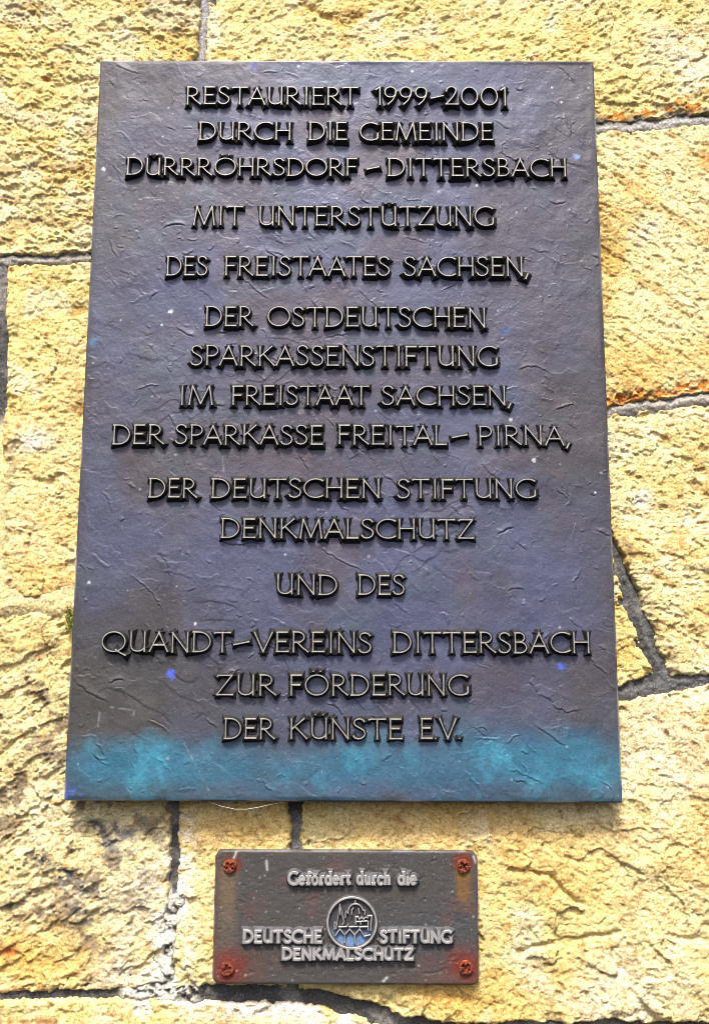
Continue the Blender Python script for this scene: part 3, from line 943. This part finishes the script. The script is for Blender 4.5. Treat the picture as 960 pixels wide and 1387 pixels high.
def word(rd, text, xa, xb, zb, zt, xslope, y0, h, wb, wt, flare, rng, gap=0.16):
    """set text so that it spans xa..xb with caps from zb to zt (zb, zt at the left end; xslope = rise per metre)"""
    cap = zt - zb
    pos, x = [], 0.0
    for i, ch in enumerate(text):
        if i:
            g = gap
            a, b = text[i - 1], ch
            g -= SIDE.get(a, 0) * (-1 if a == 'I' else 1) * 0.5
            g -= SIDE.get(b, 0) * (-1 if b == 'I' else 1) * 0.5
            if a + b in ('TA', 'LT', 'KA', 'PA', 'RT', 'AT'):
                g -= 0.06
            if b in ',.':
                g = 0.10
            x += g
        pos.append(x)
        x += G[ch][0]
    sx = (xb - xa) / (x)
    for ch, p in zip(text, pos):
        jz = rng.gauss(0, 0.010) * cap
        for pts, closed in G[ch][1]:
            q = [(xa + (p + u) * sx, zb + jz + v * cap + xslope * ((p + u) * sx)) for u, v in pts]
            rd.stroke(q, closed, y0, h, wb, wt, flare)


LINES = [
    # (top px, baseline px at left, top px, baseline px at right, [(text, x0, x1), ...])
    ((117, 141, 117.5, 142.5), [('RESTAURIERT', 252, 485), ('1999', 508, 579), ('-', 583, 601), ('2001', 603, 686)]),
    ((165, 189, 165.5, 190), [('DURCH', 269, 394), ('DIE', 418, 470), ('GEMEINDE', 487, 668)]),
    ((213.5, 237, 214.5, 239), [('DÜRRRÖHRSDORF', 171, 483.5), ('-', 496, 514), ('DITTERSBACH', 525, 767)]),
    ((279, 305, 279.5, 306), [('MIT', 262, 329), ('UNTERSTÜTZUNG', 350, 669)]),
    ((347, 373, 348, 374), [('DES', 225, 281), ('FREISTAATES', 304, 528), ('SACHSEN,', 547, 716)]),
    ((415, 441.5, 416, 443), [('DER', 278, 343), ('OSTDEUTSCHEN', 362, 658)]),
    ((468, 495, 469, 496), [('SPARKASSENSTIFTUNG', 258, 674)]),
    ((522, 548, 523, 549), [('IM', 244, 288), ('FREISTAAT', 313.5, 500), ('SACHSEN,', 517, 693)]),
    ((575, 601.5, 577, 603), [('DER', 152, 222), ('SPARKASSE', 237, 437.5), ('FREITAL', 457.5, 605), ('-', 612, 633), ('PIRNA,', 648, 772)]),
    ((648, 674, 649, 675), [('DER', 201, 267), ('DEUTSCHEN', 286, 515), ('STIFTUNG', 538, 726)]),
    ((702, 728.5, 703, 730), [('DENKMALSCHUTZ', 299, 642)]),
    ((778, 805, 779, 806), [('UND', 374, 457), ('DES', 485, 548)]),
    ((855.5, 883, 856.5, 885), [('QUANDT', 137, 313), ('-', 316, 338), ('VEREINS', 343.5, 503), ('DITTERSBACH', 532, 799)]),
    ((914, 942, 914, 942), [('ZUR', 292, 374), ('FÖRDERUNG', 392, 635)]),
    ((973, 1001, 973, 1001.5), [('DER', 303, 372), ('KÜNSTE', 392, 545), ('E.V.', 569, 624)]),
]


def set_line(parent, yfront, h, rows, wb, wt, flare, mats, rng, gap=0.16):
    (tl, bl_, tr, br), words = rows
    xL, xR = words[0][1], words[-1][2]
    ytop = yfront - h
    for text, a, b in words:
        f0 = (a - xL) / max(xR - xL, 1)
        f1 = (b - xL) / max(xR - xL, 1)
        t0, t1 = tl + (tr - tl) * f0, tl + (tr - tl) * f1
        b0, b1 = bl_ + (br - bl_) * f0, bl_ + (br - bl_) * f1
        xa, zb0 = at(a, b0, ytop)
        xb, zb1 = at(b, b1, ytop)
        zt0 = at(a, t0, ytop)[1]
        rd = Ridges()
        word(rd, text, xa + wt, xb - wt, zb0 + wt * 0.6, zt0 - wt * 0.6, (zb1 - zb0) / (xb - xa), yfront, h, wb, wt, flare, rng, gap)
        o = rd.build('raised_dash' if text == '-' else 'raised_word', mats, parent)
        if text != '-':
            o['label'] = 'raised lettering reading ' + text


MEM = build_memorial()
rng = random.Random(11)
for row in LINES:
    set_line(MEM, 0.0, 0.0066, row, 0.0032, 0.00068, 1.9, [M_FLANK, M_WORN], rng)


# ------------------------------------------------------------------ small plaque
def build_donor():
    y0 = 0.013                        # front plane of the small plate
    tl, tr, bl, br = at(291, 1153, y0), at(644, 1151, y0), at(288, 1335, y0), at(651, 1333, y0)
    cx = (tl[0] + tr[0] + bl[0] + br[0]) / 4
    W = (tr[0] - tl[0] + br[0] - bl[0]) / 2
    cz = (tl[1] + tr[1] + bl[1] + br[1]) / 4
    H = (tl[1] + tr[1] - bl[1] - br[1]) / 2
    root = thing('donor_plaque', 'small grey cast metal plaque with round emblem held by four rusty screws', 'plaque', (cx, y0 + 0.009, cz - H / 2))
    SC = [at(311.5, 1173, y0), at(627, 1173, y0), at(308, 1312, y0), at(630.5, 1310.5, y0)]

    def relief(x, z):
        return 0.0003 * fbm(x, z, 0.06, 3, 5) + 0.00018 * fbm(x, z, 0.005, 3, 6, 0.7) - 0.0004 * pits(x, z, 0.006, 0.6, 8)

    def colour(x, z, ed):
        X, Z = x + cx, z + cz
        c = np.empty(x.shape + (3,), np.float32)
        n1, n2, n3 = fbm(x, z, 0.08, 5, 401), fbm(x, z, 0.03, 5, 402), fbm(x, z, 0.012, 4, 403)
        c[:] = (0.040, 0.036, 0.034)
        c = mixc(c, (0.037, 0.038, 0.042), ss(-0.1, 0.6, n1) * 0.8)
        c = mixc(c, (0.062, 0.036, 0.033), ss(0.1, 0.6, n2 + 0.5 * ss(0.05, 0.0, np.hypot(X - at(450, 1215, y0)[0], Z - at(450, 1215, y0)[1])) - 0.25) * 0.6)
        # rust bleeding from the screws
        for k, (sx, sz) in enumerate(SC):
            d = np.hypot(X - sx, Z - sz)
            rr = 0.015 if k < 2 else 0.027
            m = ss(rr, 0.004, d + 0.006 * n2)
            c = mixc(c, (0.085, 0.017, 0.008) if k < 2 else (0.105, 0.010, 0.007), m)
            if k < 2:
                drop = sz - Z
                wdt = 0.0095 - 0.03 * np.maximum(drop, 0) * (1 if k else 0.2)
                L = 0.042 if k else 0.075
                st = ss(1.3, 0.4, np.abs(X - sx + (0.002 if k == 0 else -0.001) + 0.002 * n2) / np.maximum(wdt, 0.002)) * ss(0.0, 0.006, drop) * ss(L, L * 0.3, drop + 0.012 * n3)
                c = mixc(c, (0.117, 0.059, 0.014) if k else (0.090, 0.052, 0.022), st * (0.95 if k else 0.85))
                if not k:
                    c = mixc(c, (0.079, 0.065, 0.050), ss(1.4, 0.3, np.abs(X - sx + 0.002) / 0.011) * ss(0, 0.01, drop) * ss(0.14, 0.05, drop) * 0.5)
            else:
                m2 = ss(0.055, 0.012, np.hypot((X - sx) * 0.8, (Z - sz) * 1.5) + 0.01 * n2)
                c = mixc(c, (0.084, 0.030, 0.020), m2 * 0.35)
        c = mixc(c, (0.070, 0.037, 0.025), ss(0.02, 0.0, z + H / 2 + 0.006 * n2) * ss(0.02, 0.1, x) * 0.5)
        c = mixc(c, (0.065, 0.034, 0.025), ss(0.012, 0.0, x + W / 2 + 0.004 * n2) * 0.5)
        c = mixc(c, (0.14, 0.135, 0.135), ss(0.0018, 0.0003, ed) * ss(-0.4, 0.3, n3) * 0.7)
        pr = random.Random(3)
        for _ in range(130):
            qx, qz, r = pr.uniform(-W / 2, W / 2), pr.uniform(-H / 2, H / 2), 0.0006 + 0.0011 * pr.random() ** 3
            i, j = int((qx / W + .5) * (x.shape[0] - 1)), int((qz / H + .5) * (x.shape[1] - 1))
            if 4 < i < x.shape[0] - 5 and 4 < j < x.shape[1] - 5:
                sl = (slice(i - 4, i + 5), slice(j - 4, j + 5))
                c[sl] = mixc(c[sl], (0.17, 0.17, 0.17), ss(1.2, 0.4, np.hypot(x[sl] - qx, z[sl] - qz) / r) * 0.75)
        for pts in ([(361, 1166), (362, 1178)], [(519, 1329), (524, 1324)], [(317, 1162), (320, 1155)], [(641, 1160), (644, 1168)]):
            d = seg_d(X, Z, ats(pts, y0))
            c = mixc(c, (0.30, 0.30, 0.29), np.exp(-(d / 0.0012) ** 2) * 0.8)
        return c

    plate_mesh('plate', cx, cz, W, H, y0, 0.009, 0.00075, relief, colour, 0.0085, [M_PLATE2], root, 0.0016)
    r2 = random.Random(5)
    for row in (((1180.5, 1199, 1180.5, 1199), [('Gefördert', 389, 476), ('durch', 482, 530), ('die', 538, 565)]),
                ((1260, 1278, 1260, 1278), [('DEUTSCHE', 328, 437), ('STIFTUNG', 514, 613)]),
                ((1284.5, 1301, 1284.5, 1301), [('DENKMALSCHUTZ', 381, 561)])):
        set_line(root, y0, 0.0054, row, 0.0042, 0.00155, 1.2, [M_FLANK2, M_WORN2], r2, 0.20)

    # round emblem: rim, dished field, skyline in relief
    ex, ez = at(476.5, 1249, y0)
    RO = 0.0278
    eroot = bpy.data.objects.new('emblem', None)
    eroot.empty_display_size = 0.02
    eroot.location = (ex - root.location.x, y0 - root.location.y, ez - root.location.z)
    link(eroot, root)
    rd = Ridges()
    yy = y0
    rd.stroke([(ex + RO * 0.93 * math.cos(a), ez + RO * 0.93 * math.sin(a)) for a in np.linspace(0, 2 * math.pi, 56, endpoint=False)], 1, yy, 0.0046, 0.0026, 0.0011)
    rd.build('rim', [M_FLANK2, M_WORN2], eroot)
    # field disc
    na, nr = 56, 10
    V, F, C = [(ex, yy - 0.0008, ez)], [], [(0.032, 0.030, 0.032)]
    for i in range(1, nr + 1):
        for k in range(na):
            a = 2 * math.pi * k / na
            r = RO * 0.92 * i / nr
            V.append((ex + r * math.cos(a), yy - 0.0008, ez + r * math.sin(a)))
            low = max(0.0, min(1.0, (-r * math.sin(a) / RO - 0.15) * 2.2))
            C.append((0.032 + 0.05 * low, 0.030 + 0.11 * low, 0.032 + 0.22 * low))
    tri = [(0, 1 + k, 1 + (k + 1) % na) for k in range(na)]
    quad = [(1 + i * na + k, 1 + (i + 1) * na + k, 1 + (i + 1) * na + (k + 1) % na, 1 + i * na + (k + 1) % na) for i in range(nr - 1) for k in range(na)]
    mesh_np('field', np.array(V), [np.array(tri), np.array(quad)], [M_PLATE2], eroot, np.array(C, np.float32))

    def cp(pts):
        return [at(380 + a / 4.8, 1170 + b / 4.8, yy - 0.003) for a, b in pts]
    hh, wb, wt = 0.0034, 0.0013, 0.0006
    sets = {
        'church_spire': [[(350, 425), (350, 378), (366, 392), (385, 262), (412, 378), (402, 395)], [(366, 392), (360, 420)], [(385, 262), (387, 330)]],
        'dome': [[(420, 350), (424, 306), (440, 322)] + [(487 + 48 * math.cos(math.radians(a)), 312 - 52 * math.sin(math.radians(a))) for a in range(175, -1, -16)] + [(548, 306), (546, 330)],
                 [(485, 262), (485, 240)], [(462, 330), (462, 300), (474, 286)], [(512, 322), (506, 290)]],
        'castle': [[(488, 395), (488, 345), (504, 345), (512, 360), (526, 346), (540, 360), (552, 346), (566, 350), (566, 338), (592, 338), (584, 432)], [(492, 376), (560, 372)], [(568, 372), (568, 430)], [(520, 376), (520, 392)]],
        'gables': [[(356, 466), (386, 424), (416, 462), (416, 512)], [(416, 462), (449, 424), (481, 462), (481, 516)], [(481, 462), (514, 424), (546, 474)],
                   [(378, 410), (432, 408)], [(446, 410), (500, 408)], [(512, 410), (570, 408)], [(432, 408), (440, 390)], [(546, 470), (580, 462)]],
    }
    for nm, strokes in sets.items():
        rr = Ridges()
        for st in strokes:
            rr.stroke(cp(st), 0, yy - 0.0008, hh, wb, wt)
        rr.build(nm, [M_FLANK2, M_WORN2], eroot)

    # rusty round-head screws with a drive slot
    b = NB('rusted_steel')
    c = b.ramp(b.noise(330, 5, 0.7), [(0.37, (0.012, 0.003, 0.003)), (0.5, (0.12, 0.020, 0.008)), (0.65, (0.34, 0.085, 0.028))])
    m_rust = b.out(c, 0.75, 0.1, b.bump(b.noise(380, 5, 0.7), 0.0016, 1.0), 0.3)
    for k, (sx, sz) in enumerate(SC):
        R, hgt = 0.0075, 0.0042
        nr, na = 12, 30
        V, F = [], []
        ang = [0.7, 0.5, 0.2, 0.9][k]
        for i in range(nr + 1):
            for q in range(na):
                a = 2 * math.pi * q / na
                t = i / nr
                r = R * t * (1 + 0.06 * math.sin(3 * a + k) * t)
                px, pz = r * math.cos(a), r * math.sin(a)
                h = hgt * (1 - 0.30 * t ** 2) if i < nr else -0.001
                u = abs(px * math.cos(ang) + pz * math.sin(ang))
                v = abs(-px * math.sin(ang) + pz * math.cos(ang))
                if i < nr and r < R * 0.66 and (u < 0.0014 or v < 0.0014):
                    h -= 0.0032
                h += 0.0004 * math.sin(px * 2100 + k) * math.cos(pz * 1900 + 2 * k)
                V.append((sx + px, y0 - h, sz + pz))
        F = [(i * na + q, (i + 1) * na + q, (i + 1) * na + (q + 1) % na, i * na + (q + 1) % na) for i in range(nr) for q in range(na)]
        mesh_np('screw', np.array(V), [np.array(F)], [m_rust], root, smooth=True)
    return root


build_donor()


# ------------------------------------------------------------------ small things
def tube(pts, r, n=5):
    V, F = [], []
    for i, p in enumerate(pts):
        for k in range(n):
            a = 2 * math.pi * k / n
            V.append((p[0], p[1] + r * math.cos(a), p[2] + r * math.sin(a)))
    for i in range(len(pts) - 1):
        for k in range(n):
            F.append((i * n + k, (i + 1) * n + k, (i + 1) * n + (k + 1) % n, i * n + (k + 1) % n))
    return np.array(V), np.array(F)


def build_thread():
    b = NB('spider_silk')
    m = b.out((0.55, 0.52, 0.45), 0.5, 0.0, None, 0.4)
    pts = [(286, 1087), (300, 1092), (318, 1096), (335, 1096), (352, 1093), (370, 1089), (384, 1086.5)]
    P = []
    for k, (a, c) in enumerate(pts):
        x, z = at(a, c, 0.004)
        P.append((x, 0.004, z))
    V, F = tube(P, 0.00022)
    o = mesh_np('cobweb_thread', V, [F], [m])
    o['label'] = 'thin pale cobweb thread sagging under the lower edge of the large plaque'
    o['category'] = 'cobweb'


def build_moss():
    b = NB('moss_green')
    c = b.ramp(b.noise(300, 3, 0.6), [(0.3, (0.05, 0.07, 0.012)), (0.7, (0.16, 0.17, 0.03))])
    m = b.out(c, 0.9, 0.0, None, 0.2)
    r = random.Random(2)
    V, F = [], []
    for _ in range(420):
        px, py = r.gauss(95.5, 2.6), r.gauss(838, 8)
        if px > 102:
            continue
        x, z = at(px, py, 0.016)
        L, a, t = r.uniform(0.001, 0.0028), r.uniform(0, 6.28), r.uniform(-0.9, 0.9)
        d = np.array([math.cos(a) * math.cos(t), -abs(math.sin(t)) - 0.3, math.sin(a) * math.cos(t)]) * L
        s = np.array([-math.sin(a), 0.2, math.cos(a)]) * L * 0.28
        p = np.array([x, 0.0165 - r.random() * 0.003, z])
        k = len(V)
        V += [p, p + d * 0.5 + s, p + d, p + d * 0.5 - s]
        F.append((k, k + 1, k + 2, k + 3))
    o = mesh_np('moss_tuft', np.array(V), [np.array(F)], [m], smooth=False)
    o['label'] = 'tiny green moss tuft at the left edge of the large plaque'
    o['category'] = 'moss'


build_thread()
build_moss()
